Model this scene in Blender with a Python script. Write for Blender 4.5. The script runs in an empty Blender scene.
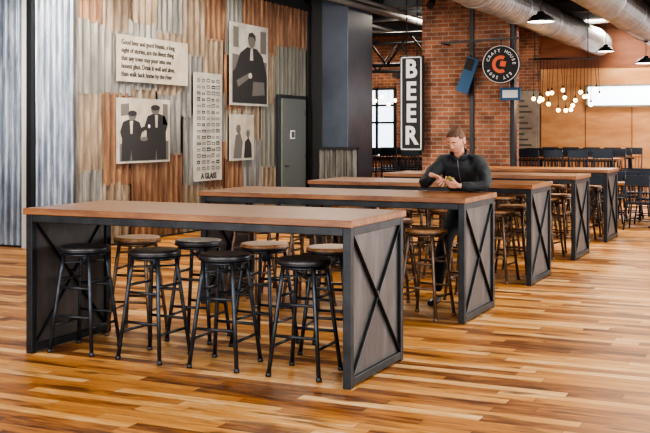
import bpy, bmesh, math, random
from mathutils import Vector, Matrix, Euler
random.seed(7)
scene = bpy.context.scene
COL = scene.collection
R = math.radians

# ------------------------------------------------------------------ materials
def newmat(name):
    m = bpy.data.materials.new(name); m.use_nodes = True
    nt = m.node_tree
    return m, nt, nt.nodes['Principled BSDF']

def flat(name, c, rough=.5, metal=0., emit=None, es=0.):
    m, nt, b = newmat(name)
    b.inputs['Base Color'].default_value = (*c, 1)
    b.inputs['Roughness'].default_value = rough
    b.inputs['Metallic'].default_value = metal
    if emit:
        b.inputs['Emission Color'].default_value = (*emit, 1)
        b.inputs['Emission Strength'].default_value = es
    return m

def noisy(name, stops, scale=(1, 1, 1), ns=5., rough=.5, metal=0., bump=0., detail=6., rough2=None, bdist=.01):
    m, nt, b = newmat(name)
    N = nt.nodes; L = nt.links
    tc = N.new('ShaderNodeTexCoord'); mp = N.new('ShaderNodeMapping')
    mp.inputs['Scale'].default_value = scale
    nz = N.new('ShaderNodeTexNoise'); nz.inputs['Scale'].default_value = ns
    nz.inputs['Detail'].default_value = detail; nz.inputs['Roughness'].default_value = .65
    cr = N.new('ShaderNodeValToRGB')
    el = cr.color_ramp.elements
    while len(el) < len(stops): el.new(.5)
    for e, (p, c) in zip(el, stops):
        e.position = p; e.color = (*c, 1)
    L.new(tc.outputs['Object'], mp.inputs['Vector']); L.new(mp.outputs['Vector'], nz.inputs['Vector'])
    L.new(nz.outputs['Fac'], cr.inputs['Fac']); L.new(cr.outputs['Color'], b.inputs['Base Color'])
    b.inputs['Roughness'].default_value = rough; b.inputs['Metallic'].default_value = metal
    if rough2 is not None:
        mr = N.new('ShaderNodeMapRange'); mr.inputs['To Min'].default_value = rough; mr.inputs['To Max'].default_value = rough2
        L.new(nz.outputs['Fac'], mr.inputs['Value']); L.new(mr.outputs['Result'], b.inputs['Roughness'])
    if bump:
        bp = N.new('ShaderNodeBump'); bp.inputs['Strength'].default_value = bump; bp.inputs['Distance'].default_value = bdist
        L.new(nz.outputs['Fac'], bp.inputs['Height']); L.new(bp.outputs['Normal'], b.inputs['Normal'])
    return m

def floor_material():
    m, nt, b = newmat('reclaimed_wood_floor')
    N = nt.nodes; L = nt.links
    def math_(op, a, bb=None):
        n = N.new('ShaderNodeMath'); n.operation = op
        for i, v in enumerate((a, bb)):
            if v is None: continue
            if isinstance(v, (int, float)): n.inputs[i].default_value = v
            else: L.new(v, n.inputs[i])
        return n.outputs[0]
    tc = N.new('ShaderNodeTexCoord'); sp = N.new('ShaderNodeSeparateXYZ'); L.new(tc.outputs['Object'], sp.inputs[0])
    x, y = sp.outputs[0], sp.outputs[1]
    W, LEN = .105, 1.15
    ry = math_('DIVIDE', y, W); row = math_('FLOOR', ry)
    wn = N.new('ShaderNodeTexWhiteNoise'); wn.noise_dimensions = '1D'; L.new(row, wn.inputs['W'])
    xo = math_('ADD', math_('DIVIDE', x, LEN), math_('MULTIPLY', wn.outputs['Value'], 7.3))
    colm = math_('FLOOR', xo)
    cb = N.new('ShaderNodeCombineXYZ'); L.new(row, cb.inputs[0]); L.new(colm, cb.inputs[1])
    w2 = N.new('ShaderNodeTexWhiteNoise'); w2.noise_dimensions = '2D'; L.new(cb.outputs[0], w2.inputs['Vector'])
    pid = w2.outputs['Value']
    cg = N.new('ShaderNodeCombineXYZ')
    L.new(math_('MULTIPLY', x, 1.8), cg.inputs[0]); L.new(math_('MULTIPLY', y, 15.), cg.inputs[1]); L.new(math_('MULTIPLY', pid, 40.), cg.inputs[2])
    nz = N.new('ShaderNodeTexNoise'); nz.inputs['Scale'].default_value = 1.6; nz.inputs['Detail'].default_value = 8; nz.inputs['Roughness'].default_value = .72
    L.new(cg.outputs[0], nz.inputs['Vector'])
    cr = N.new('ShaderNodeValToRGB'); el = cr.color_ramp.elements
    stops = [(0, (.085, .030, .011)), (.15, (.23, .082, .022)), (.36, (.42, .165, .040)), (.62, (.56, .25, .062)), (.84, (.67, .36, .125)), (1, (.78, .52, .27))]
    while len(el) < len(stops): el.new(.5)
    for e, (p, c) in zip(el, stops): e.position = p; e.color = (*c, 1)
    fac = math_('ADD', math_('MULTIPLY', pid, .80), math_('MULTIPLY', math_('SUBTRACT', nz.outputs['Fac'], .42), 1.5))
    L.new(fac, cr.inputs['Fac'])
    fr = math_('FRACT', ry); g1 = math_('LESS_THAN', fr, .04)
    fx = math_('FRACT', xo); g2 = math_('LESS_THAN', fx, .004)
    gap = math_('MAXIMUM', g1, g2)
    mx = N.new('ShaderNodeMix'); mx.data_type = 'RGBA'
    L.new(math_('MULTIPLY', gap, .7), mx.inputs[0]); L.new(cr.outputs['Color'], mx.inputs[6]); mx.inputs[7].default_value = (.07, .025, .01, 1)
    n3 = N.new('ShaderNodeTexNoise'); n3.inputs['Scale'].default_value = 1.; n3.inputs['Detail'].default_value = 5
    c3 = N.new('ShaderNodeCombineXYZ'); L.new(math_('MULTIPLY', x, 1.8), c3.inputs[0]); L.new(math_('MULTIPLY', y, 8.), c3.inputs[1]); L.new(math_('MULTIPLY', pid, 90.), c3.inputs[2])
    L.new(c3.outputs[0], n3.inputs['Vector'])
    st = N.new('ShaderNodeMapRange'); st.inputs['From Min'].default_value = .56; st.inputs['From Max'].default_value = .68
    L.new(n3.outputs['Fac'], st.inputs['Value'])
    m2 = N.new('ShaderNodeMix'); m2.data_type = 'RGBA'
    L.new(math_('MULTIPLY', st.outputs[0], .8), m2.inputs[0]); L.new(mx.outputs[2], m2.inputs[6]); m2.inputs[7].default_value = (.09, .03, .011, 1)
    L.new(m2.outputs[2], b.inputs['Base Color'])
    L.new(math_('ADD', math_('MULTIPLY', nz.outputs['Fac'], .26), .26), b.inputs['Roughness'])
    bp = N.new('ShaderNodeBump'); bp.inputs['Strength'].default_value = .16; bp.inputs['Distance'].default_value = .006
    L.new(math_('SUBTRACT', nz.outputs['Fac'], gap), bp.inputs['Height']); L.new(bp.outputs[0], b.inputs['Normal'])
    return m

def brick_material(name, c1, c2, mortar, sc=1.):
    m, nt, b = newmat(name); N = nt.nodes; L = nt.links
    tc = N.new('ShaderNodeTexCoord'); sp = N.new('ShaderNodeSeparateXYZ'); L.new(tc.outputs['Object'], sp.inputs[0])
    ad = N.new('ShaderNodeMath'); L.new(sp.outputs[0], ad.inputs[0]); L.new(sp.outputs[1], ad.inputs[1])
    cb = N.new('ShaderNodeCombineXYZ'); L.new(ad.outputs[0], cb.inputs[0]); L.new(sp.outputs[2], cb.inputs[1])
    br = N.new('ShaderNodeTexBrick'); L.new(cb.outputs[0], br.inputs['Vector'])
    br.inputs['Color1'].default_value = (*c1, 1); br.inputs['Color2'].default_value = (*c2, 1); br.inputs['Mortar'].default_value = (*mortar, 1)
    br.inputs['Scale'].default_value = sc; br.inputs['Brick Width'].default_value = .24; br.inputs['Row Height'].default_value = .085
    br.inputs['Mortar Size'].default_value = .010
    nz = N.new('ShaderNodeTexNoise'); nz.inputs['Scale'].default_value = 3; L.new(cb.outputs[0], nz.inputs['Vector'])
    mx = N.new('ShaderNodeMix'); mx.data_type = 'RGBA'; mx.blend_type = 'MULTIPLY'; mx.inputs[0].default_value = .7
    cr = N.new('ShaderNodeValToRGB'); cr.color_ramp.elements[0].color = (.45, .45, .45, 1); cr.color_ramp.elements[0].position = .35; cr.color_ramp.elements[1].color = (1.2, 1.1, 1., 1); cr.color_ramp.elements[1].position = .65
    L.new(nz.outputs['Fac'], cr.inputs[0]); L.new(br.outputs['Color'], mx.inputs[6]); L.new(cr.outputs[0], mx.inputs[7])
    L.new(mx.outputs[2], b.inputs['Base Color']); b.inputs['Roughness'].default_value = .85
    bp = N.new('ShaderNodeBump'); bp.inputs['Strength'].default_value = .4; bp.inputs['Distance'].default_value = .01; bp.invert = True
    L.new(br.outputs['Fac'], bp.inputs['Height']); L.new(bp.outputs[0], b.inputs['Normal'])
    return m

M = {}
M['floor'] = floor_material()
M['tabletop'] = noisy('table_top_wood', [(.3, (.13, .048, .018)), (.5, (.24, .098, .036)), (.7, (.36, .165, .065))], (1.2, 12, 6), 2.0, .28, 0, .03, rough2=.38)
M['steel'] = noisy('blackened_steel', [(.35, (.026, .027, .030)), (.65, (.050, .052, .055))], (1, 1, 1), 6, .42, .6)
M['panel'] = noisy('raw_steel_panel', [(.3, (.065, .055, .05)), (.55, (.105, .092, .086)), (.75, (.16, .142, .134))], (3, 3, .6), 2.5, .42, .35)
M['stoolmetal'] = noisy('stool_gunmetal', [(.35, (.035, .04, .048)), (.65, (.07, .078, .09))], (1, 1, 1), 12, .36, .6)
M['stoolseatmetal'] = noisy('stool_seat_metal', [(.35, (.05, .048, .048)), (.65, (.11, .10, .098))], (1, 1, 1), 10, .33, .4)
M['stoolwood'] = noisy('stool_seat_wood', [(.3, (.19, .08, .03)), (.5, (.34, .17, .075)), (.7, (.48, .27, .13))], (3, 16, 3), 3, .4)
M['stoolbronze'] = noisy('stool_bronze', [(.35, (.12, .078, .052)), (.65, (.23, .165, .12))], (1, 1, 1), 12, .38, .5)
M['galv'] = noisy('galvanised_sheet', [(.3, (.12, .14, .175)), (.5, (.30, .335, .39)), (.7, (.58, .61, .66))], (6, 4, .7), 2, .4, .5)
M['galvd'] = noisy('weathered_grey_sheet', [(.3, (.055, .050, .044)), (.5, (.125, .115, .10)), (.72, (.25, .235, .205))], (5, 5, .5), 2.4, .5, .3)
M['rust'] = noisy('rusted_sheet', [(.28, (.055, .024, .012)), (.5, (.145, .066, .030)), (.72, (.28, .155, .08))], (5, 5, .6), 2.8, .6, .2)
M['tan'] = noisy('tan_weathered_sheet', [(.28, (.065, .042, .026)), (.5, (.155, .108, .068)), (.72, (.29, .23, .165))], (5, 5, .6), 2.8, .55, .2)
M['green'] = noisy('grey_green_sheet', [(.28, (.05, .047, .037)), (.5, (.105, .098, .077)), (.72, (.17, .155, .122))], (5, 5, .5), 2.4, .55, .2)
M['black'] = flat('matte_black', (.012, .012, .013), .6)
M['blackp'] = flat('black_paint', (.02, .021, .024), .4)
M['chair'] = flat('blue_grey_chair_paint', (.03, .038, .052), .35, .3)
M['bluegrey'] = noisy('bluegrey_panel', [(.3, (.05, .06, .08)), (.7, (.09, .105, .135))], (1, 1, 1), 1, .35, .2)
M['darkwall'] = flat('dark_wall', (.03, .03, .034), .8)
M['ceiling'] = noisy('black_ceiling', [(.3, (.014, .015, .017)), (.7, (.035, .036, .04))], (1, 1, 1), 1.2, .9)
M['beam'] = flat('grey_beam_paint', (.16, .165, .17), .6)
M['duct'] = noisy('galvanised_duct', [(.3, (.26, .265, .27)), (.7, (.50, .50, .50))], (2, 2, 2), 2, .36, .6)
M['brick'] = brick_material('red_brick', (.40, .165, .09), (.24, .095, .055), (.34, .28, .23))
M['brickd'] = brick_material('dark_red_brick', (.30, .12, .07), (.18, .075, .05), (.26, .2, .17))
M['ply'] = noisy('orange_plywood', [(.3, (.44, .20, .075)), (.5, (.60, .30, .13)), (.7, (.72, .42, .21))], (.5, 1, 1.6), 1.4, .6)
M['redband'] = noisy('red_brown_band', [(.3, (.17, .06, .03)), (.7, (.27, .105, .055))], (.6, 1, 3), 2, .6)
M['paper'] = noisy('aged_paper', [(.3, (.22, .205, .175)), (.7, (.38, .355, .31))], (1, 1, 1), 3, .8)
M['beige'] = noisy('beige_signboard', [(.3, (.26, .215, .165)), (.7, (.40, .345, .275))], (1, 1, 1), 3, .8)
M['ink'] = flat('printed_ink', (.022, .02, .02), .8)
M['ink2'] = flat('printed_grey', (.10, .092, .084), .8)
M['white'] = flat('white_print', (.70, .69, .66), .6)
M['door'] = flat('grey_green_door', (.11, .12, .11), .45)
M['glass'] = flat('bright_frosted_glazing', (.8, .85, .88), .3, 0, (.78, .88, 1.0), 1.8)
M['winbright'] = flat('daylit_window', (.6, .7, .8), .2, 0, (.7, .85, 1.0), 1.4)
M['bulb'] = flat('warm_bulb', (1, .8, .5), .3, 0, (1., .55, .2), 7)
M['lampin'] = flat('lamp_interior', (.9, .9, .85), .4, 0, (1, .9, .75), 4)
M['orange'] = flat('orange_paint', (.75, .12, .03), .5)
M['blue'] = flat('blue_banner', (.03, .10, .2), .6)
M['plaster'] = flat('warm_plaster', (.55, .5, .44), .8)
M['jacket'] = noisy('charcoal_jacket', [(.3, (.014, .016, .018)), (.7, (.030, .033, .036))], (1, 1, 1), 7, .7, 0, .5, detail=3, bdist=.03)
M['zip'] = flat('zip_metal', (.25, .25, .26), .35, .8)
M['pants'] = noisy('black_trousers', [(.3, (.012, .012, .015)), (.7, (.025, .026, .032))], (1, 1, 1), 14, .85)
M['skin'] = noisy('skin', [(.3, (.52, .245, .16)), (.7, (.62, .32, .22))], (1, 1, 1), 10, .5)
M['hair'] = noisy('auburn_hair', [(.3, (.055, .022, .009)), (.7, (.14, .058, .022))], (30, 6, 30), 2, .55, 0, .4)
M['lips'] = flat('lips', (.40, .15, .11), .5)
M['eye'] = flat('eye_white', (.6, .58, .55), .3)
M['shoe'] = flat('black_leather', (.014, .013, .013), .35)
M['phone'] = flat('phone_body', (.02, .02, .02), .2)
M['yellow'] = flat('olive_case', (.22, .24, .05), .4)
M['collar'] = flat('dark_shirt', (.05, .053, .058), .8)

# ------------------------------------------------------------------ mesh builder
class MB:
    def __init__(s):
        s.bm = bmesh.new(); s.mats = []
    def mi(s, k):
        if k not in s.mats: s.mats.append(k)
        return s.mats.index(k)
    def _set(s, faces, k, smooth=False):
        i = s.mi(k)
        for f in faces: f.material_index = i; f.smooth = smooth
    def box(s, x0, x1, y0, y1, z0, z1, k, mtx=None):
        vs = [s.bm.verts.new((x, y, z)) for x in (x0, x1) for y in (y0, y1) for z in (z0, z1)]
        if mtx is not None:
            for v in vs: v.co = mtx @ v.co
        q = [(0, 1, 3, 2), (4, 6, 7, 5), (0, 4, 5, 1), (2, 3, 7, 6), (0, 2, 6, 4), (1, 5, 7, 3)]
        s._set([s.bm.faces.new([vs[i] for i in f]) for f in q], k)
    def bar(s, p0, p1, w, t, k, up=(0, 0, 1)):
        p0, p1 = Vector(p0), Vector(p1); d = p1 - p0; l = d.length; z = d.normalized()
        x = Vector(up).cross(z)
        if x.length < 1e-4: x = Vector((1, 0, 0)).cross(z)
        x.normalize(); y = z.cross(x)
        m = Matrix((x, y, z)).transposed().to_4x4(); m.translation = p0
        s.box(-w / 2, w / 2, -t / 2, t / 2, 0, l, k, m)
    def tube(s, pts, rs, k, seg=10, cap=True, smooth=True):
        pts = [Vector(p) for p in pts]
        if not isinstance(rs, (list, tuple)): rs = [rs] * len(pts)
        rings = []; ref = None
        for i, p in enumerate(pts):
            a = pts[max(i - 1, 0)]; b = pts[min(i + 1, len(pts) - 1)]
            d = (b - a).normalized()
            if ref is None:
                ref = Vector((0, 0, 1)) if abs(d.z) < .9 else Vector((1, 0, 0))
            x = ref.cross(d).normalized(); y = d.cross(x); ref = y
            rings.append([s.bm.verts.new(p + rs[i] * (math.cos(2 * math.pi * j / seg) * x + math.sin(2 * math.pi * j / seg) * y)) for j in range(seg)])
        fs = []
        for a, b in zip(rings, rings[1:]):
            for j in range(seg):
                fs.append(s.bm.faces.new((a[j], a[(j + 1) % seg], b[(j + 1) % seg], b[j])))
        s._set(fs, k, smooth)
        if cap: s._set([s.bm.faces.new(rings[0][::-1]), s.bm.faces.new(rings[-1])], k)
    def lathe(s, prof, k, c=(0, 0, 0), seg=28, smooth=True, mtx=None):
        rings = []
        for r, z in prof:
            ring = []
            for j in range(seg):
                v = Vector((r * math.cos(2 * math.pi * j / seg), r * math.sin(2 * math.pi * j / seg), z))
                if mtx is not None: v = mtx @ v
                ring.append(s.bm.verts.new(v + Vector(c)))
            rings.append(ring)
        fs = []
        for a, b in zip(rings, rings[1:]):
            for j in range(seg): fs.append(s.bm.faces.new((a[j], a[(j + 1) % seg], b[(j + 1) % seg], b[j])))
        s._set(fs, k, smooth)
        e = []
        if prof[0][0] > 1e-4: e.append(s.bm.faces.new(rings[0][::-1]))
        if prof[-1][0] > 1e-4: e.append(s.bm.faces.new(rings[-1]))
        s._set(e, k)
    def torus(s, c, Rr, r, k, seg=32, ms=8, mtx=None):
        g = []
        for i in range(seg):
            a = 2 * math.pi * i / seg; row = []
            for j in range(ms):
                b = 2 * math.pi * j / ms
                v = Vector(((Rr + r * math.cos(b)) * math.cos(a), (Rr + r * math.cos(b)) * math.sin(a), r * math.sin(b)))
                if mtx is not None: v = mtx @ v
                row.append(s.bm.verts.new(v + Vector(c)))
            g.append(row)
        fs = []
        for i in range(seg):
            for j in range(ms):
                fs.append(s.bm.faces.new((g[i][j], g[(i + 1) % seg][j], g[(i + 1) % seg][(j + 1) % ms], g[i][(j + 1) % ms])))
        s._set(fs, k, True)
    def poly(s, pts, k):
        s._set([s.bm.faces.new([s.bm.verts.new(p) for p in pts])], k)
    def sphere(s, c, r, k, seg=14, scale=(1, 1, 1)):
        ret = bmesh.ops.create_uvsphere(s.bm, u_segments=seg, v_segments=max(6, seg * 2 // 3), radius=r)
        for v in ret['verts']: v.co = Vector((v.co.x * scale[0], v.co.y * scale[1], v.co.z * scale[2])) + Vector(c)
        fs = {f for v in ret['verts'] for f in v.link_faces}; s._set(fs, k, True)
    def mesh(s, name, recalc=True):
        if recalc: bmesh.ops.recalc_face_normals(s.bm, faces=s.bm.faces)
        me = bpy.data.meshes.new(name); s.bm.to_mesh(me); s.bm.free()
        for k in s.mats: me.materials.append(M[k])
        return me
    def obj(s, name, bevel=0, loc=None, parent=None, recalc=True):
        o = place(s.mesh(name, recalc), name, loc or (0, 0, 0))
        if bevel:
            bv = o.modifiers.new('bevel', 'BEVEL'); bv.width = bevel; bv.segments = 2; bv.limit_method = 'ANGLE'
        if parent: o.parent = parent
        return o

def place(me, name, loc, rz=0):
    o = bpy.data.objects.new(name, me); COL.objects.link(o); o.location = loc; o.rotation_euler = (0, 0, rz); return o

def text_mesh(body, size, offset=0., align='CENTER', ext=.002, spacing=1.):
    c = bpy.data.curves.new('txt', 'FONT'); c.body = body; c.size = size; c.offset = offset; c.extrude = ext
    c.align_x = align; c.space_line = spacing; c.resolution_u = 3
    o = bpy.data.objects.new('txt', c); COL.objects.link(o)
    bpy.context.view_layer.update()
    me = bpy.data.meshes.new_from_object(o.evaluated_get(bpy.context.evaluated_depsgraph_get()))
    bpy.data.objects.remove(o); return me

def add_text(parent, name, body, size, loc, rot, k, offset=0., align='CENTER', sx=1., spacing=1.):
    me = text_mesh(body, size, offset, align, spacing=spacing); me.materials.clear(); me.materials.append(M[k])
    o = bpy.data.objects.new(name, me); COL.objects.link(o); o.location = loc; o.rotation_euler = rot; o.scale = (sx, 1, 1)
    o.parent = parent; return o

# ------------------------------------------------------------------ shell
CEIL = 4.55
b = MB(); b.box(-16, 5.2, -4.2, 28.2, -.1, 0, 'floor'); b.obj('floor')
b = MB(); b.box(-16, 5.2, -4.2, 28.2, CEIL, CEIL + .1, 'ceiling'); b.obj('ceiling')

b = MB()
b.box(-16, -6.4, 28, 28.2, 0, CEIL, 'brick')
b.box(-6.4, 5.2, 28, 28.2, 0, 3.33, 'ply')
b.box(-6.4, 5.2, 27.97, 28.2, 3.33, CEIL, 'redband')
for x in [-6.4, -5.2, -4.0, -2.8, -1.6, -.4]:
    b.box(x - .008, x + .008, 27.985, 28.0, 0, 2.3, 'redband')
b.obj('wall_back')
b = MB(); b.box(-5.15, 3, 27.93, 27.97, 2.33, 2.84, 'glass')
for x in [-5.15, -3.4, -1.6, .2, 2]: b.box(x - .03, x + .03, 27.9, 27.98, 2.3, 2.87, 'paper')
b.box(-5.18, 3, 27.9, 27.98, 2.29, 2.34, 'paper'); b.box(-5.18, 3, 27.9, 27.98, 2.83, 2.88, 'paper')
b.obj('window_1')
b = MB(); b.box(-12.8, -10.6, 27.93, 27.97, .9, 2.85, 'winbright')
for x in [-12.8, -12.25, -11.7, -11.15, -10.6]: b.box(x - .035, x + .035, 27.88, 27.98, .9, 2.9, 'blackp')
for z in [.9, 1.9, 2.4, 2.87]: b.box(-12.8, -10.6, 27.88, 27.98, z - .03, z + .03, 'blackp')
b.obj('window_2')

b = MB()
b.box(5.0, 5.2, -4.2, 28.2, 0, .5, 'plaster'); b.box(5.0, 5.2, -4.2, 28.2, 3.7, CEIL, 'plaster')
for y in range(-4, 29, 4): b.box(5.0, 5.2, y - .2, y + .2, .5, 3.7, 'plaster')
b.obj('wall_right')
b = MB()
for y in range(-4, 28, 4):
    for k in (1, 2, 3):
        b.box(5.07, 5.12, y + k - .03, y + k + .03, .5, 3.7, 'blackp')
b.box(5.07, 5.12, -4, 28, 2.6, 2.66, 'blackp')
b.obj('window_3')
b = MB()
b.box(-16, 5.2, -4.2, -4, 0, .4, 'plaster'); b.box(-16, 5.2, -4.2, -4, 3.8, CEIL, 'plaster')
for x in range(-16, 6, 4): b.box(x - .2, x + .2, -4.2, -4, .4, 3.8, 'plaster')
b.obj('wall_front')
b = MB(); b.box(-16.2, -16, -4.2, 28.2, 0, CEIL, 'galvd'); b.obj('wall_left')

b = MB()
b.box(-15.9, -9.08, 11.60, 18.8, 0, CEIL, 'darkwall')
b.obj('wall_core')

def corr(b, u0, u1, z0, z1, k, plane, const, off=0., pitch=.16, amp=.03):
    n = max(6, int((u1 - u0) / pitch * 10)); lo = []; hi = []
    for i in range(n + 1):
        u = u0 + (u1 - u0) * i / n
        d = amp * math.sin(2 * math.pi * u / pitch) + off
        if plane == 'x': p = lambda z: (const + d, u, z)
        else: p = lambda z: (u, const - d, z)
        lo.append(b.bm.verts.new(p(z0))); hi.append(b.bm.verts.new(p(z1)))
    b._set([b.bm.faces.new((lo[i], lo[i + 1], hi[i + 1], hi[i])) for i in range(n)], k, True)

b = MB()
cols = [
    (11.50, 12.05, [(1.1, 'galvd'), (2.2, 'tan'), (3.2, 'galvd'), (4.08, 'rust')]),
    (12.05, 12.75, [(.9, 'tan'), (2.2, 'rust'), (3.1, 'galvd'), (4.08, 'tan')]),
    (12.75, 13.45, [(1.2, 'rust'), (2.3, 'tan'), (3.3, 'galvd'), (4.08, 'tan')]),
    (13.45, 14.15, [(1.3, 'rust'), (2.25, 'galvd'), (3.2, 'tan'), (4.08, 'galvd')]),
    (14.15, 14.80, [(.8, 'tan'), (1.9, 'galvd'), (2.9, 'galvd'), (4.08, 'tan')]),
    (14.80, 15.50, [(.7, 'tan'), (1.5, 'rust'), (2.3, 'galvd'), (3.2, 'tan'), (4.08, 'rust')]),
    (15.50, 16.15, [(1.2, 'rust'), (2.05, 'tan'), (3.0, 'rust'), (4.08, 'galvd')]),
    (16.15, 16.80, [(1.5, 'galvd'), (2.7, 'tan'), (4.08, 'rust')]),
    (16.80, 17.35, [(1.0, 'tan'), (2.2, 'green'), (3.1, 'tan'), (4.08, 'rust')]),
    (17.35, 18.80, [(2.3, 'green'), (3.3, 'green'), (4.08, 'rust')]),
]
for i, (y0, y1, st) in enumerate(cols):
    z = 0.02
    for j, (zt, k) in enumerate(st):
        corr(b, y0 - .02, y1 + .02, z, zt, k, 'x', -9.03, off=.006 * ((i + j) % 3), pitch=(.15, .165, .18)[(i * 2 + j) % 3])
        z = zt - .04
b.obj('corrugated_wall_cladding', recalc=False)
b = MB(); b.box(-9.06, -8.96, 11.5, 18.85, 4.06, 4.2, 'black'); b.box(-9.06, -8.97, 18.74, 18.84, 0, 4.2, 'black')
b.box(-9.06, -8.98, 11.55, 18.8, 0, .02, 'black')
b.obj('trim_1')
b = MB()
corr(b, -9.75, -9.03, 0.02, 2.1, 'galv', 'y', 11.53, pitch=.105, amp=.032)
corr(b, -9.75, -9.03, 2.05, CEIL - .02, 'galv', 'y', 11.53, off=.01, pitch=.105, amp=.032)
corr(b, -11.0, -9.95, 0.02, 2.6, 'galv', 'y', 11.53, pitch=.12, amp=.036)
corr(b, -11.0, -9.95, 2.55, CEIL - .02, 'galv', 'y', 11.53, off=.01, pitch=.12, amp=.036)
corr(b, -15.9, -11.0, 0.02, CEIL - .02, 'galvd', 'y', 11.53, off=.0, pitch=.13, amp=.034)
b.obj('galvanised_wall_cladding', recalc=False)
b = MB(); b.box(-9.94, -9.84, 11.44, 11.595, 0, CEIL - .01, 'white'); b.box(-9.84, -9.76, 11.42, 11.595, 0, CEIL - .01, 'blackp')
b.box(-9.045, -9.0, 11.45, 11.5, 0, CEIL - .01, 'galvd')
b.obj('trim_2')

b = MB()
b.box(-9.0, -8.74, 18.9, 20.2, 0, CEIL - .005, 'black'); b.box(-8.74, -8.17, 18.9, 20.2, 0, CEIL - .005, 'bluegrey')
b.obj('wall_pier', bevel=.01)
b = MB(); corr(b, -8.75, -7.95, 0, 1.28, 'galvd', 'y', 18.8, pitch=.12); b.box(-8.78, -7.92, 18.74, 18.88, 1.28, 1.33, 'black'); b.box(-8.75, -7.95, 18.83, 18.88, 0, 1.28, 'black')
b.obj('corrugated_half_wall', recalc=False)

b = MB(); b.box(-7.0, -5.2, 20, 20.8, 0, CEIL - .005, 'brick'); b.obj('wall_brick_pier')
b = MB(); b.box(-5.98, -5.9, 19.94, 19.995, 0, CEIL - .01, 'blackp'); b.box(-5.2, -5.12, 20.1, 20.3, 0, CEIL - .01, 'blackp'); b.obj('trim_3')
b = MB(); b.box(-9.9, -8.7, 26.2, 26.6, 0, 3.1, 'brickd'); b.box(-10.0, -8.6, 26.15, 26.65, 3.1, 3.22, 'black'); b.obj('wall_brick_partition')

b = MB()
b.box(-8.99, -8.93, 17.38, 18.56, 0.0, 2.34, 'blackp')
b.box(-8.935, -8.90, 17.46, 18.48, 0.02, 2.27, 'door')
b.tube([(-8.86, 17.56, .98), (-8.86, 17.68, .98)], .012, 'stoolmetal'); b.tube([(-8.9, 17.57, .98), (-8.86, 17.57, .98)], .015, 'stoolmetal')
for z in (.3, 1.1, 1.95): b.box(-8.905, -8.89, 18.44, 18.48, z, z + .1, 'stoolmetal')
b.obj('door_1', bevel=.004)
b = MB(); b.box(-8.898, -8.89, 17.8, 17.98, 1.5, 1.66, 'white'); b.box(-8.89, -8.887, 17.82, 17.96, 1.52, 1.64, 'ink2'); b.obj('door_sign')

# ------------------------------------------------------------------ posters
PX = -8.955
def poster(name, y0, y1, z0, z1, k, fn=None, frame=True):
    b = MB(); b.box(PX - .03, PX, y0, y1, z0, z1, k)
    if fn:
        def P(pts, kk, lay=1):
            b.poly([(PX + .0015 * lay, y0 + u * (y1 - y0), z0 + v * (z1 - z0)) for u, v in pts], kk)
        fn(P)
    o = b.obj(name, recalc=False); return o
def ell(cx, cy, rx, ry, n=14): return [(cx + rx * math.cos(2 * math.pi * i / n), cy + ry * math.sin(2 * math.pi * i / n)) for i in range(n)]
RT = (R(90), 0, R(90))
s = poster('wall_quote_sign', 12.34, 14.22, 2.37, 3.05, 'beige')
txt = "Good beer and good friends, a long\nnight of stories, are the finest thing\nthat any town may pour into one\nhonest glass. Drink it well and slow,\nthen walk back home by the river"
add_text(s, 'sign_text', txt, .105, (PX + .004, 12.42, 2.91), RT, 'ink', .001, 'LEFT', .93, 1.1)
def person(P, cx, top, w, k='ink', lay=3, lean=0.):
    P([(cx - w, .04), (cx - w * .1, .04), (cx, .22), (cx + w * .1, .04), (cx + w, .04), (cx + w * .95, top - .42), (cx + w * 1.15, top - .30), (cx + w * .85, top - .17), (cx + w * .3, top - .13), (cx - w * .3, top - .13), (cx - w * .85, top - .17), (cx - w * 1.15, top - .32), (cx - w * .95, top - .42)], k, lay)
    P(ell(cx + lean, top - .07, w * .42, .075), 'ink2', lay + 1); P(ell(cx + lean, top - .035, w * .46, .045), 'ink', lay + 2)
    P([(cx - .02, top - .35), (cx + .02, top - .35), (cx + .03, top - .15), (cx - .03, top - .15)], 'beige', lay + 1)
def ppl(P):
    P([(0.03, .03), (.97, .03), (.97, .97), (.03, .97)], 'ink2', 1)
    P([(.03, .30), (.97, .34), (.97, .97), (.03, .97)], 'beige', 2)
    P([(.05, .72), (.2, .74), (.2, .92), (.05, .9)], 'ink2', 3); P([(.85, .6), (.95, .6), (.95, .93), (.85, .93)], 'ink2', 3)
    person(P, .24, .80, .18, lean=.02); person(P, .72, .90, .20, lean=-.02)
    P([(.36, .52), (.56, .60), (.57, .54), (.38, .45)], 'ink', 6); P(ell(.57, .57, .02, .03), 'white', 7)
    P([(.40, .04), (.55, .04), (.55, .36), (.41, .36)], 'ink', 4); P(ell(.475, .37, .075, .035), 'ink2', 5)
poster('photo_poster_crowd', 12.34, 13.70, 1.17, 2.13, 'paper', ppl)
def man(P):
    P([(0.04, .03), (.96, .03), (.96, .97), (.04, .97)], 'ink2', 1)
    P([(.04, .62), (.5, .6), (.96, .55), (.96, .97), (.04, .97)], 'paper', 2)
    P([(.06, .7), (.2, .7), (.2, .95), (.06, .95)], 'ink2', 3); P([(.78, .66), (.94, .66), (.94, .94), (.78, .94)], 'ink2', 3)
    P([(.04, .03), (.96, .03), (.96, .38), (.84, .62), (.68, .71), (.42, .72), (.24, .64), (.12, .45), (.04, .4)], 'ink', 4)
    P(ell(.54, .80, .095, .085), 'ink2', 5); P([(.43, .80), (.46, .89), (.56, .91), (.64, .87), (.65, .80), (.58, .85), (.48, .85)], 'ink', 6)
    P([(.49, .56), (.58, .56), (.57, .71), (.51, .71)], 'paper', 5); P([(.14, .30), (.46, .40), (.48, .34), (.18, .22)], 'ink2', 5)
    P([(.55, .12), (.9, .14), (.88, .30), (.58, .30)], 'ink2', 5); P(ell(.5, .37, .05, .035), 'paper', 6)
poster('photo_poster_brewer', 15.60, 16.98, 2.10, 3.55, 'paper', man)
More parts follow.
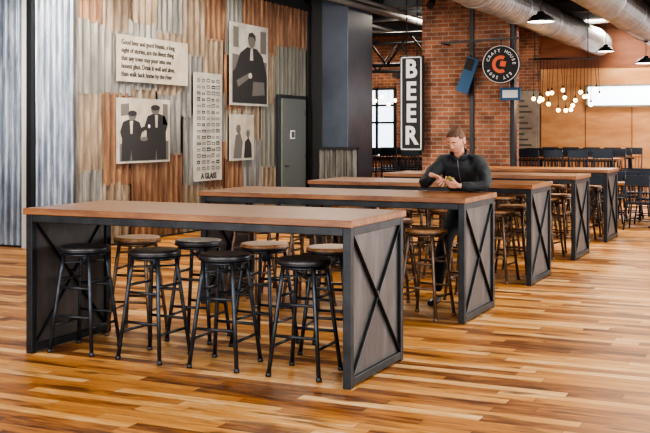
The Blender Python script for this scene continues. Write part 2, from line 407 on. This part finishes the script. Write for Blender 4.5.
def pic(P):
    P([(0.06, .05), (.94, .05), (.94, .95), (.06, .95)], 'beige', 1)
    P([(.1, .05), (.45, .05), (.5, .4), (.4, .6), (.2, .55)], 'ink2', 2); P(ell(.32, .68, .1, .1), 'ink2', 2)
    P([(.55, .05), (.9, .05), (.88, .35), (.75, .5), (.6, .4)], 'ink', 2); P(ell(.73, .58, .08, .09), 'ink2', 2)
poster('photo_poster_portrait', 15.60, 16.44, 1.13, 1.94, 'paper', pic)
def grid(P):
    random.seed(3)
    for r in range(15):
        for c in range(5):
            u = .08 + c * .175; v = .1 + r * .058
            w = .1 + random.random() * .05; h = .02 + random.random() * .018
            P([(u, v), (u + w, v), (u + w, v + h), (u, v + h)], 'ink2' if random.random() < .75 else 'ink', 1)
            P([(u + .02, v + h * .3), (u + w - .03, v + h * .3), (u + w - .03, v + h * .6), (u + .02, v + h * .6)], 'paper', 2)
s = poster('beer_chart_poster', 14.43, 15.30, .82, 2.61, 'paper', grid)
add_text(s, 'poster_title', "A GLASS", .13, (PX + .004, 14.865, .86), RT, 'ink', .003)

# ------------------------------------------------------------------ tables
TW, TL, TH = .99, 2.60, 1.07
def table_mesh():
    b = MB()
    x0, x1 = -TL, 0.; y0, y1 = 0., TW - .03
    t = .055
    b.box(x0 - .015, x1 + .015, y0 - .02, y1 + .02, TH - .045, TH, 'tabletop')
    zt = TH - .046
    for x in (x0, x1 - t):
        for y in (y0, y1 - t): b.box(x, x + t, y, y + t, 0, zt, 'steel')
        b.box(x, x + t, y0 + t, y1 - t, zt - t, zt, 'steel'); b.box(x, x + t, y0 + t, y1 - t, .012, .012 + t, 'steel')
        xm = x + t / 2; b.box(xm - .004, xm + .004, y0 + t, y1 - t, t, zt - t, 'panel')
        for sg in (1, -1):
            xx = xm + sg * .012
            b.bar((xx, y0 + t, .07), (xx, y1 - t, zt - t), .008, .030, 'steel', up=(1, 0, 0))
            b.bar((xx + sg * .004, y1 - t, .07), (xx + sg * .004, y0 + t, zt - t), .008, .030, 'steel', up=(1, 0, 0))
            b.tube([(xx, (y0 + y1) / 2, .545), (xx + sg * .014, (y0 + y1) / 2, .545)], .02, 'steel', 12)
    for y in (y0, y1 - t): b.box(x0 + t, x1 - t, y, y + t, zt - t, zt, 'steel')
    for x in (-.85, -1.7): b.box(x - .02, x + .02, y0 + t, y1 - t, zt - .04, zt, 'steel')
    return b.mesh('communal_table')
tm = table_mesh()
TX = -2.58
TY = [6.01, 8.45, 10.85, 13.22, 15.6]
for i, y in enumerate(TY):
    o = place(tm, 'communal_bar_table', (TX, y, 0)); bv = o.modifiers.new('b', 'BEVEL'); bv.width = .004; bv.segments = 2; bv.limit_method = 'ANGLE'

# ------------------------------------------------------------------ stools
def stool_mesh(seat, leg):
    b = MB()
    b.lathe([(.0, .735), (.165, .735), (.182, .742), (.188, .757), (.186, .772), (.178, .78), (.15, .779), (.08, .775), (0, .774)], seat, seg=36)
    b.torus((0, 0, .748), .182, .009, leg, 36, 8)
    b.torus((0, 0, .722), .150, .011, leg, 32, 8)
    L4 = []
    for sx in (-1, 1):
        for sy in (-1, 1):
            p = lambda z, sx=sx, sy=sy: Vector((sx * (.185 - .075 * z / .73), sy * (.185 - .075 * z / .73), z))
            b.tube([p(.0), p(.025)], .020, leg, 10); b.tube([p(.02), p(.35), p(.60), p(.73)], [.0145, .0145, .015, .015], leg, 10)
            L4.append(p)
    for z, pairs in ((.20, ((0, 1), (2, 3))), (.27, ((0, 2), (1, 3))), (.48, ((0, 2), (1, 3))), (.53, ((0, 1), (2, 3)))):
        for i, j in pairs: b.tube([L4[i](z), L4[j](z)], .0105, leg, 8)
    b.tube([(0, 0, .64), (0, 0, .74)], .018, leg, 12)
    b.tube([L4[0](.66), L4[3](.66)], .008, leg, 8); b.tube([L4[1](.66), L4[2](.66)], .008, leg, 8)
    return b.mesh('bar_stool')
sm_dark = stool_mesh('stoolseatmetal', 'stoolmetal'); sm_wood = stool_mesh('stoolwood', 'stoolbronze'); sm_wd = stool_mesh('stoolwood', 'stoolmetal')
def stool(x, y, k, rz=0.): place({'d': sm_dark, 'w': sm_wood, 'x': sm_wd}[k], 'bar_stool', (x, y, 0), rz)
for x, r in zip((-4.87, -4.25, -3.66, -3.04), (.05, -.06, .04, .02)): stool(x, 6.30, 'd', r)
for x, k, r in zip((-4.9, -4.32, -3.73, -3.17), 'wdxx', (.2, .1, -.1, .15)): stool(x, 7.02, k, r)
for x in (-4.75, -4.15, -3.55, -3.0): stool(x, 8.68, 'w', random.uniform(-.2, .2))
for x in (-4.8, -4.2, -3.6): stool(x, 9.47, 'w', random.uniform(-.2, .2))
stool(-2.95, 9.80, 'w')
for y in TY[2:]:
    for x in (-4.8, -4.2, -3.6, -3.02):
        stool(x, y + .24, 'w', random.uniform(-.2, .2)); stool(x, y + 1.03, 'w', random.uniform(-.2, .2))

# ------------------------------------------------------------------ chairs in the dining area
def chair_mesh(h, top):
    b = MB(); w = .2
    b.box(-w, w, -w, w, h - .035, h, 'chair')
    for sx in (-1, 1):
        b.tube([(sx * (w + .03), -w - .02, 0), (sx * (w - .02), -w + .02, h - .02)], .014, 'chair', 8)
        b.tube([(sx * (w + .03), w + .04, 0), (sx * (w - .02), w - .02, h - .02), (sx * (w - .01), w + .01, h + .1), (sx * (w - .01), w + .07, top)], .014, 'chair', 8)
    b.box(-w, w, w + .05, w + .075, top - .15, top + .01, 'chair')
    for x in (-.12, -.04, .04, .12): b.bar((x, w + .0, h), (x, w + .06, top - .1), .035, .01, 'chair', up=(1, 0, 0))
    z = h * .35
    for sx in (-1, 1): b.tube([(sx * (w + .01), -w, z), (sx * (w + .01), w + .02, z)], .009, 'chair', 6)
    b.tube([(-w - .01, -w, z), (w + .01, -w, z)], .009, 'chair', 6); b.tube([(-w - .01, w + .02, z), (w + .01, w + .02, z)], .009, 'chair', 6)
    return b.mesh('chair')
bc = chair_mesh(.76, 1.24); dc = chair_mesh(.46, .90)
def ptable(x, y, w, d, h, name):
    b = MB(); b.box(-w / 2, w / 2, -d / 2, d / 2, h - .04, h, 'tabletop')
    for sx in (-1, 1):
        b.box(sx * (w / 2 - .2) - .03, sx * (w / 2 - .2) + .03, -.03, .03, .03, h - .04, 'blackp')
        b.box(sx * (w / 2 - .2) - .03, sx * (w / 2 - .2) + .03, -d / 2 + .08, d / 2 - .08, 0, .03, 'blackp')
    b.box(-w / 2 + .1, w / 2 - .1, -.03, .03, h - .08, h - .04, 'blackp')
    b.obj(name, loc=(x, y, 0))
for cx in (-8.4, -4.7):
    for cy in (22.6, 25.2):
        ptable(cx, cy, 2.5, .8, 1.07, 'pub_table')
        for i in range(5):
            x = cx - 1.02 + i * .51
            place(bc, 'bar_chair', (x, cy - .62, 0), math.pi); place(bc, 'bar_chair', (x, cy + .62, 0), 0)
for cx, cy in ((-2.75, 18.5), (-3.2, 20.35), (-4.9, 18.5), (-2.0, 22.8), (-2.2, 25.2)):
    ptable(cx, cy, 1.3, .75, .76, 'dining_table')
    for i in (-.33, .33):
        place(dc, 'dining_chair', (cx + i, cy - .6, 0), math.pi + random.uniform(-.1, .1)); place(dc, 'dining_chair', (cx + i, cy + .6, 0), random.uniform(-.1, .1))

# ------------------------------------------------------------------ ceiling services
def duct(x, z, r, y0=2., y1=27.5):
    b = MB(); n = int((y1 - y0) / .2)
    pts = [(x, y0 + (y1 - y0) * i / (n * 2), z) for i in range(n * 2 + 1)]
    rs = [r + (.016 if i % 2 else 0) for i in range(n * 2 + 1)]
    b.tube(pts, rs, 'duct', 28, smooth=False)
    y = y0 + 1
    while y < y1:
        b.torus((x, y, z), r + .014, .022, 'duct', 28, 6, Matrix.Rotation(R(90), 3, 'X'))
        b.tube([(x, y, z + r), (x, y, CEIL - .005)], .008, 'blackp', 6); y += 2.6
    b.obj('spiral_duct')
duct(-4.72, 3.93, .30); duct(-3.10, 4.0, .33); duct(-2.0, 4.05, .28)
b = MB()
for y in (20.95, 23.4, 25.9):
    b.box(-15.9, 5, y - .02, y + .02, CEIL - .22, CEIL - .003, 'beam'); b.box(-15.9, 5, y - .1, y + .1, CEIL - .24, CEIL - .22, 'beam')
b.obj('ceiling_beam')
b = MB()
for x in (-13, -11, -9.4, -7.6):
    b.tube([(x, 21.3, CEIL - .35), (x, 27.8, CEIL - .35)], .04, 'beam', 8)
b.tube([(-8.1, 12, 4.2), (-8.1, 27.8, 4.2)], .08, 'beam', 10); b.tube([(-7.6, 12, 4.15), (-7.6, 27.8, 4.15)], .04, 'beam', 8)
for y in (14, 20.6, 24, 27): b.tube([(-8.1, y, 4.2), (-8.1, y, CEIL - .003)], .01, 'blackp', 6)
b.obj('ceiling_pipe_run')
b = MB()
for y in (22, 24.2):
    for z in (3.15, 3.85): b.tube([(-13.5, y, z), (-7.1, y, z)], .045, 'blackp', 8)
    x = -13.5; k = 0
    while x < -7.3:
        b.tube([(x, y, 3.15 if k else 3.85), (x + .55, y, 3.85 if k else 3.15)], .025, 'blackp', 6); x += .55; k ^= 1
    for x in (-13.4, -7.3): b.tube([(x, y, 3.85), (x, y, CEIL - .003)], .02, 'blackp', 6)
b.obj('lighting_truss')

# ------------------------------------------------------------------ signs
b = MB()
b.box(-7.33, -6.85, 19.6, 19.68, 1.25, 3.16, 'black')
for (x0, x1, z0, z1) in ((-7.31, -6.87, 1.27, 1.295), (-7.31, -6.87, 3.115, 3.14), (-7.31, -7.285, 1.27, 3.14), (-6.895, -6.87, 1.27, 3.14)):
    b.box(x0, x1, 19.59, 19.6, z0, z1, 'white')
b.tube([(-7.2, 19.64, 3.16), (-7.2, 19.64, CEIL - .003)], .008, 'blackp', 6); b.tube([(-6.98, 19.64, 3.16), (-6.98, 19.64, CEIL - .003)], .008, 'blackp', 6)
sg = b.obj('beer_sign')
for i, ch in enumerate('BEER'):
    add_text(sg, 'letter_%d' % (i + 1), ch, .50, (-7.09, 19.588, 2.73 - i * .445), (R(90), 0, 0), 'white', .018, 'CENTER', .88)
b = MB()
mx = Matrix.Rotation(R(90), 3, 'X')
cx, cy, cz = -5.22, 19.5, 2.93
b.lathe([(.36, -.04), (.37, -.03), (.37, .03), (.36, .04)], 'black', (cx, cy, cz), 36, mtx=mx)
b.torus((cx, cy - .04, cz), .355, .008, 'white', 40, 6, mx)
n = 26
for i in range(n):
    a0 = R(60 + 240 * i / n); a1 = R(60 + 240 * (i + 1) / n)
    b.poly([(cx + r_ * math.cos(a), cy - .046, cz + r_ * math.sin(a)) for r_, a in ((.10, a0), (.17, a0), (.17, a1), (.10, a1))], 'orange')
b.poly([(cx - .02, cy - .046, cz - .035), (cx + .09, cy - .046, cz - .05), (cx + .11, cy - .046, cz + .05), (cx, cy - .046, cz + .07)], 'orange')
b.bar((cx - 1.2, cy, cz + .45), (cx + .35, cy, cz + .5), .03, .03, 'blackp'); b.tube([(cx, cy, cz + .36), (cx, cy, cz + .5)], .012, 'blackp', 6)
b.tube([(cx - 1.2, cy, cz + .45), (cx - 1.2, cy + .5, cz + .45)], .02, 'blackp', 6)
rs = b.obj('round_hanging_sign', recalc=False)
RIM = "CRAFT HOUSE  EST 2009  "
for i, chh in enumerate(RIM):
    if chh == ' ': continue
    a = R(160 - i * 360 / len(RIM))
    add_text(rs, 'rim_letter_%d' % (i + 1), chh, .085, (cx + .235 * math.cos(a), cy - .046, cz + .235 * math.sin(a)), Euler((R(90), -(a - R(90)), 0)).to_matrix().to_euler(), 'white', .002)
b = MB()
m = Matrix.Translation((-5.95, 19.7, 2.75)) @ Matrix.Rotation(R(20), 4, 'Y')
b.box(-.12, .12, -.02, .02, -.36, .36, 'blue', m); b.box(-.11, .05, -.03, -.02, .1, .33, 'black', m); b.tube([(-5.95, 19.7, 3.05), (-5.95, 19.93, 3.15)], .015, 'blackp', 6)
b.obj('hanging_banner')
b = MB(); b.box(-5.35, -4.95, 19.9, 19.94, 2.25, 2.5, 'blue'); b.box(-5.3, -5.0, 19.89, 19.9, 2.3, 2.45, 'white'); b.box(-5.35,-5.25,19.94,19.998,2.35,2.41,'blackp'); b.obj('pier_sign_plate')
b = MB(); b.box(-7.25, -6.42, 27.82, 27.96, 1.1, 2.75, 'paper'); b.box(-7.2, -6.47, 27.8, 27.82, 1.15, 2.7, 'beige')
for i in range(9): b.box(-7.1, -6.6 - .1 * (i % 3), 27.79, 27.8, 1.25 + i * .15, 1.3 + i * .15, 'ink2')
b.obj('menu_board')

# ------------------------------------------------------------------ lamps
def pendant(x, y, z, r=.2, power=60, top=None):
    top = (top or CEIL) - z
    b = MB()
    b.lathe([(.03, .17), (.05, .16), (.07, .12), (r * .6, .10), (r * .9, .04), (r, 0), (r - .008, 0), (r * .86, .035), (r * .56, .085), (0, .10)], 'blackp', (0, 0, 0), 28)
    b.lathe([(0, .09), (r * .55, .078), (r * .84, .03), (r * .95, .003)], 'lampin', (0, 0, 0), 28)
    b.sphere((0, 0, .03), .045, 'bulb', 12)
    b.tube([(0, 0, .16), (0, 0, top - .004)], .008, 'blackp', 6); b.lathe([(.05, top - .03), (.05, top - .004)], 'blackp', (0, 0, 0), 16)
    b.obj('pendant_lamp', loc=(x, y, z), recalc=False)
    l = bpy.data.lights.new('pendant_light', 'SPOT'); l.energy = power; l.spot_size = R(130); l.spot_blend = .8; l.color = (1, .88, .72); l.shadow_soft_size = .12
    o = bpy.data.objects.new('pendant_light', l); COL.objects.link(o); o.location = (x, y, z - .03)
pendant(-3.70, 16.2, 3.36, .22, 250); pendant(-3.10, 23.8, 3.15, .24, 260, 3.64); pendant(-4.10, 24.6, 3.5, .2, 220); pendant(-7.3, 25, 3.0, .22, 180); pendant(-10.3, 23.2, 3.0, .22, 160)
b = MB(); random.seed(11)
b.tube([(-5.2, 22.1, 3.2), (-3.9, 22.4, 3.2)], .02, 'blackp', 8)
for x in (-5.18, -4.1): b.tube([(x, 22.1 + (x + 5.2) * .23, 3.2), (x, 22.1 + (x + 5.2) * .23, CEIL - .004)], .01, 'blackp', 6)
for i in range(20):
    x = -5.2 + 1.3 * i / 19; y = 22.1 + (x + 5.2) * .23; dy = random.uniform(-.25, .25); z = random.uniform(2.08, 2.55)
    b.tube([(x, y, 3.2), (x, y + dy, z + .1)], .006, 'blackp', 5); b.tube([(x, y + dy, z + .1), (x, y + dy, z + .04)], .02, 'blackp', 8); b.sphere((x, y + dy, z), .044, 'bulb', 12)
b.obj('globe_bulb_chandelier', recalc=False)
b = MB()
for i in range(10):
    x = -12.0 + i * .2; z = 2.55 + .12 * math.sin(i * 2.1); b.tube([(x, 26.9, 3.5), (x, 26.9, z)], .005, 'blackp', 5); b.sphere((x, 26.9, z - .05), .05, 'bulb', 10)
b.tube([(-12.1, 26.9, 3.5), (-10.1, 26.9, 3.5)], .02, 'blackp', 8); b.tube([(-11.3, 26.9, 3.5), (-11.3, 26.9, CEIL - .004)], .01, 'blackp', 6)
b.obj('bulb_pendant_cluster', recalc=False)
def added_spot(x, y, tgt, power, size):  # added spots with cans; the lit ones rake the cladding to show its ridges
    b = MB(); p = Vector((x, y, 4.15)); d = (Vector(tgt) - p).normalized()
    b.tube([p, p + d * .2], [.06, .075], 'blackp', 14); b.tube([(x, y, 4.15), (x, y, CEIL - .004)], .012, 'blackp', 6); b.obj('added_spot_can')
    if power:
        l = bpy.data.lights.new('added_wall_grazer', 'SPOT'); l.energy = power; l.spot_size = R(size); l.spot_blend = .6; l.color = (1, .93, .84); l.shadow_soft_size = .06
        o = bpy.data.objects.new('added_wall_grazer', l); COL.objects.link(o); o.location = p + d * .22; o.rotation_euler = d.to_track_quat('-Z', 'Y').to_euler()
added_spot(-6.4, 18.9, (-6.4, 18, 3.5), 0, 40)
added_spot(-7.9, 8.6, (-9.0, 13.6, 2.0), 560, 62)
added_spot(-7.7, 10.8, (-9.0, 16.6, 2.2), 520, 55)
added_spot(-6.2, 10.9, (-9.9, 11.55, 1.9), 420, 60)

# ------------------------------------------------------------------ man
man_e = bpy.data.objects.new('seated_man', None); COL.objects.link(man_e)
def skin(name, chains, k, sub=2):
    verts = []; edges = []; rad = []; roots = []
    for ch in chains:
        prev = None
        for it in ch:
            if isinstance(it, int): prev = it; continue
            co, r = it; verts.append(co); rad.append(r if isinstance(r, tuple) else (r, r)); i = len(verts) - 1
            if prev is None: roots.append(i)
            else: edges.append((prev, i))
            prev = i
    me = bpy.data.meshes.new(name); me.from_pydata([tuple(v) for v in verts], edges, [])
    o = bpy.data.objects.new(name, me); COL.objects.link(o)
    md = o.modifiers.new('Skin', 'SKIN'); md.use_smooth_shade = True
    sv = me.skin_vertices[0].data
    for i, r in enumerate(rad): sv[i].radius = r; sv[i].use_root = i in roots
    ss = o.modifiers.new('Sub', 'SUBSURF'); ss.levels = sub; ss.render_levels = sub
    me.materials.append(M[k]); o.parent = man_e
    bpy.context.view_layer.update()
    return o
X0 = -2.95
jk = skin('jacket', [
    [((X0, 9.80, .87), (.175, .14)), ((X0, 9.745, 1.0), (.165, .135)), ((X0 + .005, 9.645, 1.16), (.175, .135)), ((X0 + .01, 9.545, 1.28), (.17, .12)), ((X0 + .015, 9.465, 1.37), (.105, .09)), ((X0 + .02, 9.42, 1.43), (.062, .062))],
    [3, ((X0 + .20, 9.51, 1.325), .088), ((X0 + .275, 9.43, 1.22), .068), ((X0 + .30, 9.33, 1.135), .060), ((X0 + .19, 9.255, 1.122), .048), ((X0 + .10, 9.205, 1.135), .038)],
    [3, ((X0 - .18, 9.51, 1.325), .088), ((X0 - .26, 9.42, 1.22), .068), ((X0 - .30, 9.32, 1.135), .060), ((X0 - .24, 9.26, 1.17), .047), ((X0 - .18, 9.215, 1.22), .038)],
], 'jacket', 3)
tx = bpy.data.textures.new('folds', 'CLOUDS'); tx.noise_scale = .09; tx.noise_depth = 2
dm = jk.modifiers.new('folds', 'DISPLACE'); dm.texture = tx; dm.strength = .028; dm.mid_level = .5
bpy.context.view_layer.update()
dg = bpy.context.evaluated_depsgraph_get(); je = jk.evaluated_get(dg)
zp = []
for i in range(16):
    z = 1.39 - i * .022
    ok, loc, nr, _ = je.ray_cast(Vector((X0 + .015, 8.9, z)), Vector((0, 1, 0)))
    if ok and loc.y > 9.25: zp.append(loc + nr * .002)
if len(zp) > 3:
    b = MB(); b.tube(zp, .006, 'zip', 8)
    b.obj('zip', parent=man_e)
skin('trousers', [
    [((X0, 9.80, .88), (.16, .13)), ((X0 + .09, 9.72, .87), .10), ((X0 + .12, 9.50, .79), .085), ((X0 + .11, 9.28, .69), .066), ((X0 + .11, 9.42, .52), .06), ((X0 + .11, 9.555, .37), .044)],
    [0, ((X0 - .09, 9.72, .86), .10), ((X0 - .11, 9.55, .70), .085), ((X0 - .13, 9.39, .54), .066), ((X0 - .145, 9.35, .33), .058), ((X0 - .16, 9.31, .12), .045)],
], 'pants')
def shoe(name, p, pitch=0.):
    m = Matrix.Translation(p) @ Matrix.Rotation(pitch, 4, 'X')
    q = lambda *c: tuple(m @ Vector(c))
    return skin(name, [[(q(0, .015, .09), .042), (q(0, .03, .045), .042), (q(0, -.06, .042), (.042, .04)), (q(0, -.14, .034), (.046, .032)), (q(0, -.20, .028), (.032, .022))]], 'shoe')
shoe('shoe_right', (X0 - .165, 9.31, .004)); shoe('shoe_left', (X0 + .11, 9.60, .225), R(8))

def hand(name, w, f, n, right, curl, spread=1.):
    w = Vector(w); f = Vector(f).normalized(); n = Vector(n); n = (n - n.dot(f) * f).normalized()
    sd = f.cross(n) if right else n.cross(f)
    ch = []
    data = [(.030, .086, (.042, .026, .020)), (.010, .090, (.046, .029, .021)), (-.010, .085, (.043, .027, .020)), (-.028, .077, (.034, .021, .018))]
    for i, (off, mc, ph) in enumerate(data):
        p0 = w + sd * off * .55; k = w + f * mc + sd * off * 1.02
        pts = [(tuple(p0), .014), (tuple(w + f * mc * .5 + sd * off * .85), .0145), (tuple(k), .0115)]
        a = 0; p = k
        for j, l in enumerate(ph):
            a += R(curl[i][j]); d = f * math.cos(a) + n * math.sin(a) + sd * off * .8 * spread
            p = p + d.normalized() * l; pts.append((tuple(p), (.0092, .0085, .0072)[j]))
        ch.append(pts)
    t0 = w + f * .02 + sd * .018; t1 = w + f * .05 + sd * .046 + n * .012; t2 = t1 + (f * .75 + sd * .35 + n * .4).normalized() * .034; t3 = t2 + (f * .9 + n * .5 - sd * .05).normalized() * .027
    ch.append([(tuple(t0), .015), (tuple(t1), .0125), (tuple(t2), .0098), (tuple(t3), .0082)])
    ch.append([(tuple(w - f * .045), .027), (tuple(w - f * .01), .025), (tuple(w + f * .03), .02)])
    skin(name, ch, 'skin', 2); return w, f, n, sd
lw = (X0 + .085, 9.198, 1.135)
w, f, n, sd = hand('hand_left', lw, (-.93, -.30, .12), (-.1, .75, .6), False, [(38, 42, 25), (42, 45, 28), (46, 46, 30), (50, 48, 30)])
hand('hand_right', (X0 - .165, 9.208, 1.225), (.84, -.12, -.22), (0, -.35, -1), True, [(18, 25, 15), (40, 45, 25), (48, 50, 30), (52, 50, 30)])
c = w + f * .085 + n * .022 + sd * .008
m = Matrix((f, sd, n)).transposed().to_4x4(); m.translation = c
b = MB(); b.box(-.036, .036, -.05, .062, -.004, .003, 'yellow', m); b.box(-.033, .033, -.046, .058, .003, .0045, 'phone', m); b.obj('smartphone_in_hand', bevel=.002, parent=man_e)

def g(x, y, z, cx, cy, cz, s): return math.exp(-((x - cx) ** 2 + (y - cy) ** 2 + (z - cz) ** 2) / (2 * s * s))
def head_def(v):
    d = v.normalized(); x, y, z = d
    px = x * .076; py = y * .097; pz = z * .122
    if z < 0:
        tpr = 1 - .30 * (-z) ** 1.3; px *= tpr
        if y > 0: py *= 1 - .38 * (-z)
        else: py *= 1 - .06 * (-z)
    if z > .2: px *= 1.02
    if y > 0: py *= 1.05
    if y < 0: px *= 1 - .06 * (-y)
    p = Vector((px, py, pz)); F = 0
    F += .022 * g(px, py, pz, 0, -.097, -.022, .0095) + .013 * g(px, py, pz, 0, -.097, .002, .009)
    F += .006 * g(px, py, pz, 0, -.09, -.058, .014)
    F += .012 * g(px, py, pz, 0, -.075, -.10, .020)
    for s in (-1, 1):
        F -= .010 * g(px, py, pz, s * .031, -.088, .010, .013)
        F += .005 * g(px, py, pz, s * .026, -.09, .034, .013)
        F += .004 * g(px, py, pz, s * .045, -.07, -.02, .017)
    p.y -= F
    return p
def head_mesh(off=0., keep=None, k='skin', seg=64):
    bm = bmesh.new(); bmesh.ops.create_uvsphere(bm, u_segments=seg, v_segments=seg * 3 // 4, radius=1)
    for v in bm.verts:
        d = v.co.normalized(); p = head_def(v.co)
        v.co = p + d * (off(d) if callable(off) else off)
    if keep:
        dl = [f for f in bm.faces if not keep(sum((v.co for v in f.verts), Vector()) / len(f.verts))]
        bmesh.ops.delete(bm, geom=dl, context='FACES')
    for f_ in bm.faces: f_.smooth = True
    me = bpy.data.meshes.new('m'); bm.to_mesh(me); bm.free(); me.materials.append(M[k]); return me
HM = Matrix.Translation((X0 + .02, 9.335, 1.55)) @ Matrix.Rotation(R(-14), 4, 'Z') @ Matrix.Rotation(R(30), 4, 'X') @ Matrix.Rotation(R(5), 4, 'Y')
def hobj(me, name):
    o = bpy.data.objects.new(name, me); COL.objects.link(o); o.matrix_world = HM; o.parent = man_e; return o
hobj(head_mesh(), 'head')
def hk(c):
    if c.z > .078: return True if c.y > -.07 else c.z > .088
    if c.y > -.035 and c.z > .04: return True
    if c.y > .012 and c.z > -.02: return True
    return c.y > .035 and c.z > -.065
o = hobj(head_mesh(lambda d: .004 + .012 * max(0, d.z) + .002 * math.sin(d.x * 40 + d.y * 23), hk, 'hair', 96), 'hair')
so = o.modifiers.new('s', 'SOLIDIFY'); so.thickness = .006; so.offset = -1
b = MB()
for s_ in (-1, 1):
    b.sphere((s_ * .031, -.080, .010), .0125, 'eye', 14); b.sphere((s_ * .031, -.0885, .006), .0055, 'phone', 8)
    b.sphere((s_ * .031, -.081, .016), .0135, 'skin', 14, (1.05, .95, .75))
    b.bar((s_ * .016, -.098, .036), (s_ * .046, -.088, .036), .004, .007, 'hair')
    b.torus((s_ * .080, .012, .0), .021, .0065, 'skin', 18, 8, Matrix.Rotation(R(90), 3, 'Y') @ Matrix.Diagonal((1.35, .85, 1)))
    b.sphere((s_ * .077, .010, -.002), .018, 'skin', 12, (.35, .8, 1.3))
b.sphere((0, -.0965, -.053), .016, 'lips', 12, (1.35, .35, .25)); b.sphere((0, -.0955, -.061), .015, 'lips', 12, (1.2, .35, .28))
me = b.mesh('face'); hobj(me, 'face_features')
skin('neck', [[((X0 + .02, 9.49, 1.345), .05), ((X0 + .022, 9.435, 1.42), .056), ((X0 + .022, 9.38, 1.49), .055), ((X0 + .02, 9.355, 1.545), .05)]], 'skin')
b = MB(); rows = []
for zz, rr in ((0, .084), (.03, .080), (.052, .082), (.058, .086)):
    row = []
    for i in range(29):
        a = R(-68 + 316 * i / 28)
        cpt = Vector((rr * math.cos(a), rr * .95 * math.sin(a), zz - .012 * max(0, -math.sin(a)) * (zz / .06)))
        row.append(b.bm.verts.new(Matrix.Rotation(R(32), 3, 'X') @ cpt + Vector((X0 + .02, 9.44, 1.39))))
    rows.append(row)
b._set([b.bm.faces.new((p[i], p[i + 1], q[i + 1], q[i])) for p, q in zip(rows, rows[1:]) for i in range(28)], 'jacket', True)
o = b.obj('collar', parent=man_e); so = o.modifiers.new('s', 'SOLIDIFY'); so.thickness = .010
b = MB(); b.torus((X0 + .02, 9.428, 1.41), .058, .011, 'collar', 28, 8, Matrix.Rotation(R(35), 3, 'X')); b.obj('shirt_neck', parent=man_e)

# ------------------------------------------------------------------ lights
def area(name, loc, rot, sx, sy, e, col):
    l = bpy.data.lights.new(name, 'AREA'); l.shape = 'RECTANGLE'; l.size = sx; l.size_y = sy; l.energy = e; l.color = col
    o = bpy.data.objects.new(name, l); COL.objects.link(o); o.location = loc; o.rotation_euler = rot; return o
area('window_daylight_right', (4.85, 12, 2.1), (0, R(90), 0), 3.0, 26, 900, (.90, .95, 1))
area('window_daylight_front', (-4, -3.8, 2.1), (R(90), 0, 0), 14, 3.2, 520, (.93, .96, 1))
for x, y in ((-1.5, 4), (-5.5, 5), (-1.0, 10), (-6.6, 10.5), (-6.8, 15), (-1.0, 15)):
    area('added_ceiling_fill', (x, y, 4.45), (0, 0, 0), 1.6, 1.6, 90, (1, .91, .77))  # soft overhead fill added out of view, no fixtures modelled
for x, y in ((-8, 23), (-1, 21), (-4.2, 26.3), (-11.5, 25)):
    area('added_dining_fill', (x, y, 4.4), (0, 0, 0), 1.2, 1.2, 125, (1, .89, .74))  # added fill to brighten the dining end and glint off the floor
W = bpy.data.worlds.new('World'); scene.world = W; W.use_nodes = True
bg = W.node_tree.nodes['Background']; bg.inputs[0].default_value = (.9, .95, 1, 1); bg.inputs[1].default_value = .65

# ------------------------------------------------------------------ camera
cd = bpy.data.cameras.new('camera'); co = bpy.data.objects.new('camera', cd); COL.objects.link(co)
co.location = (0, 0, 1.63); co.rotation_euler = (R(90), 0, R(24.65))
cd.sensor_width = 36; cd.lens = 1035 / 650 * 36; cd.shift_y = -84.5 / 650; cd.clip_end = 100
scene.camera = co
scene.view_settings.view_transform = 'AgX'
scene.view_settings.look = 'AgX - High Contrast'
scene.view_settings.exposure = 0.75
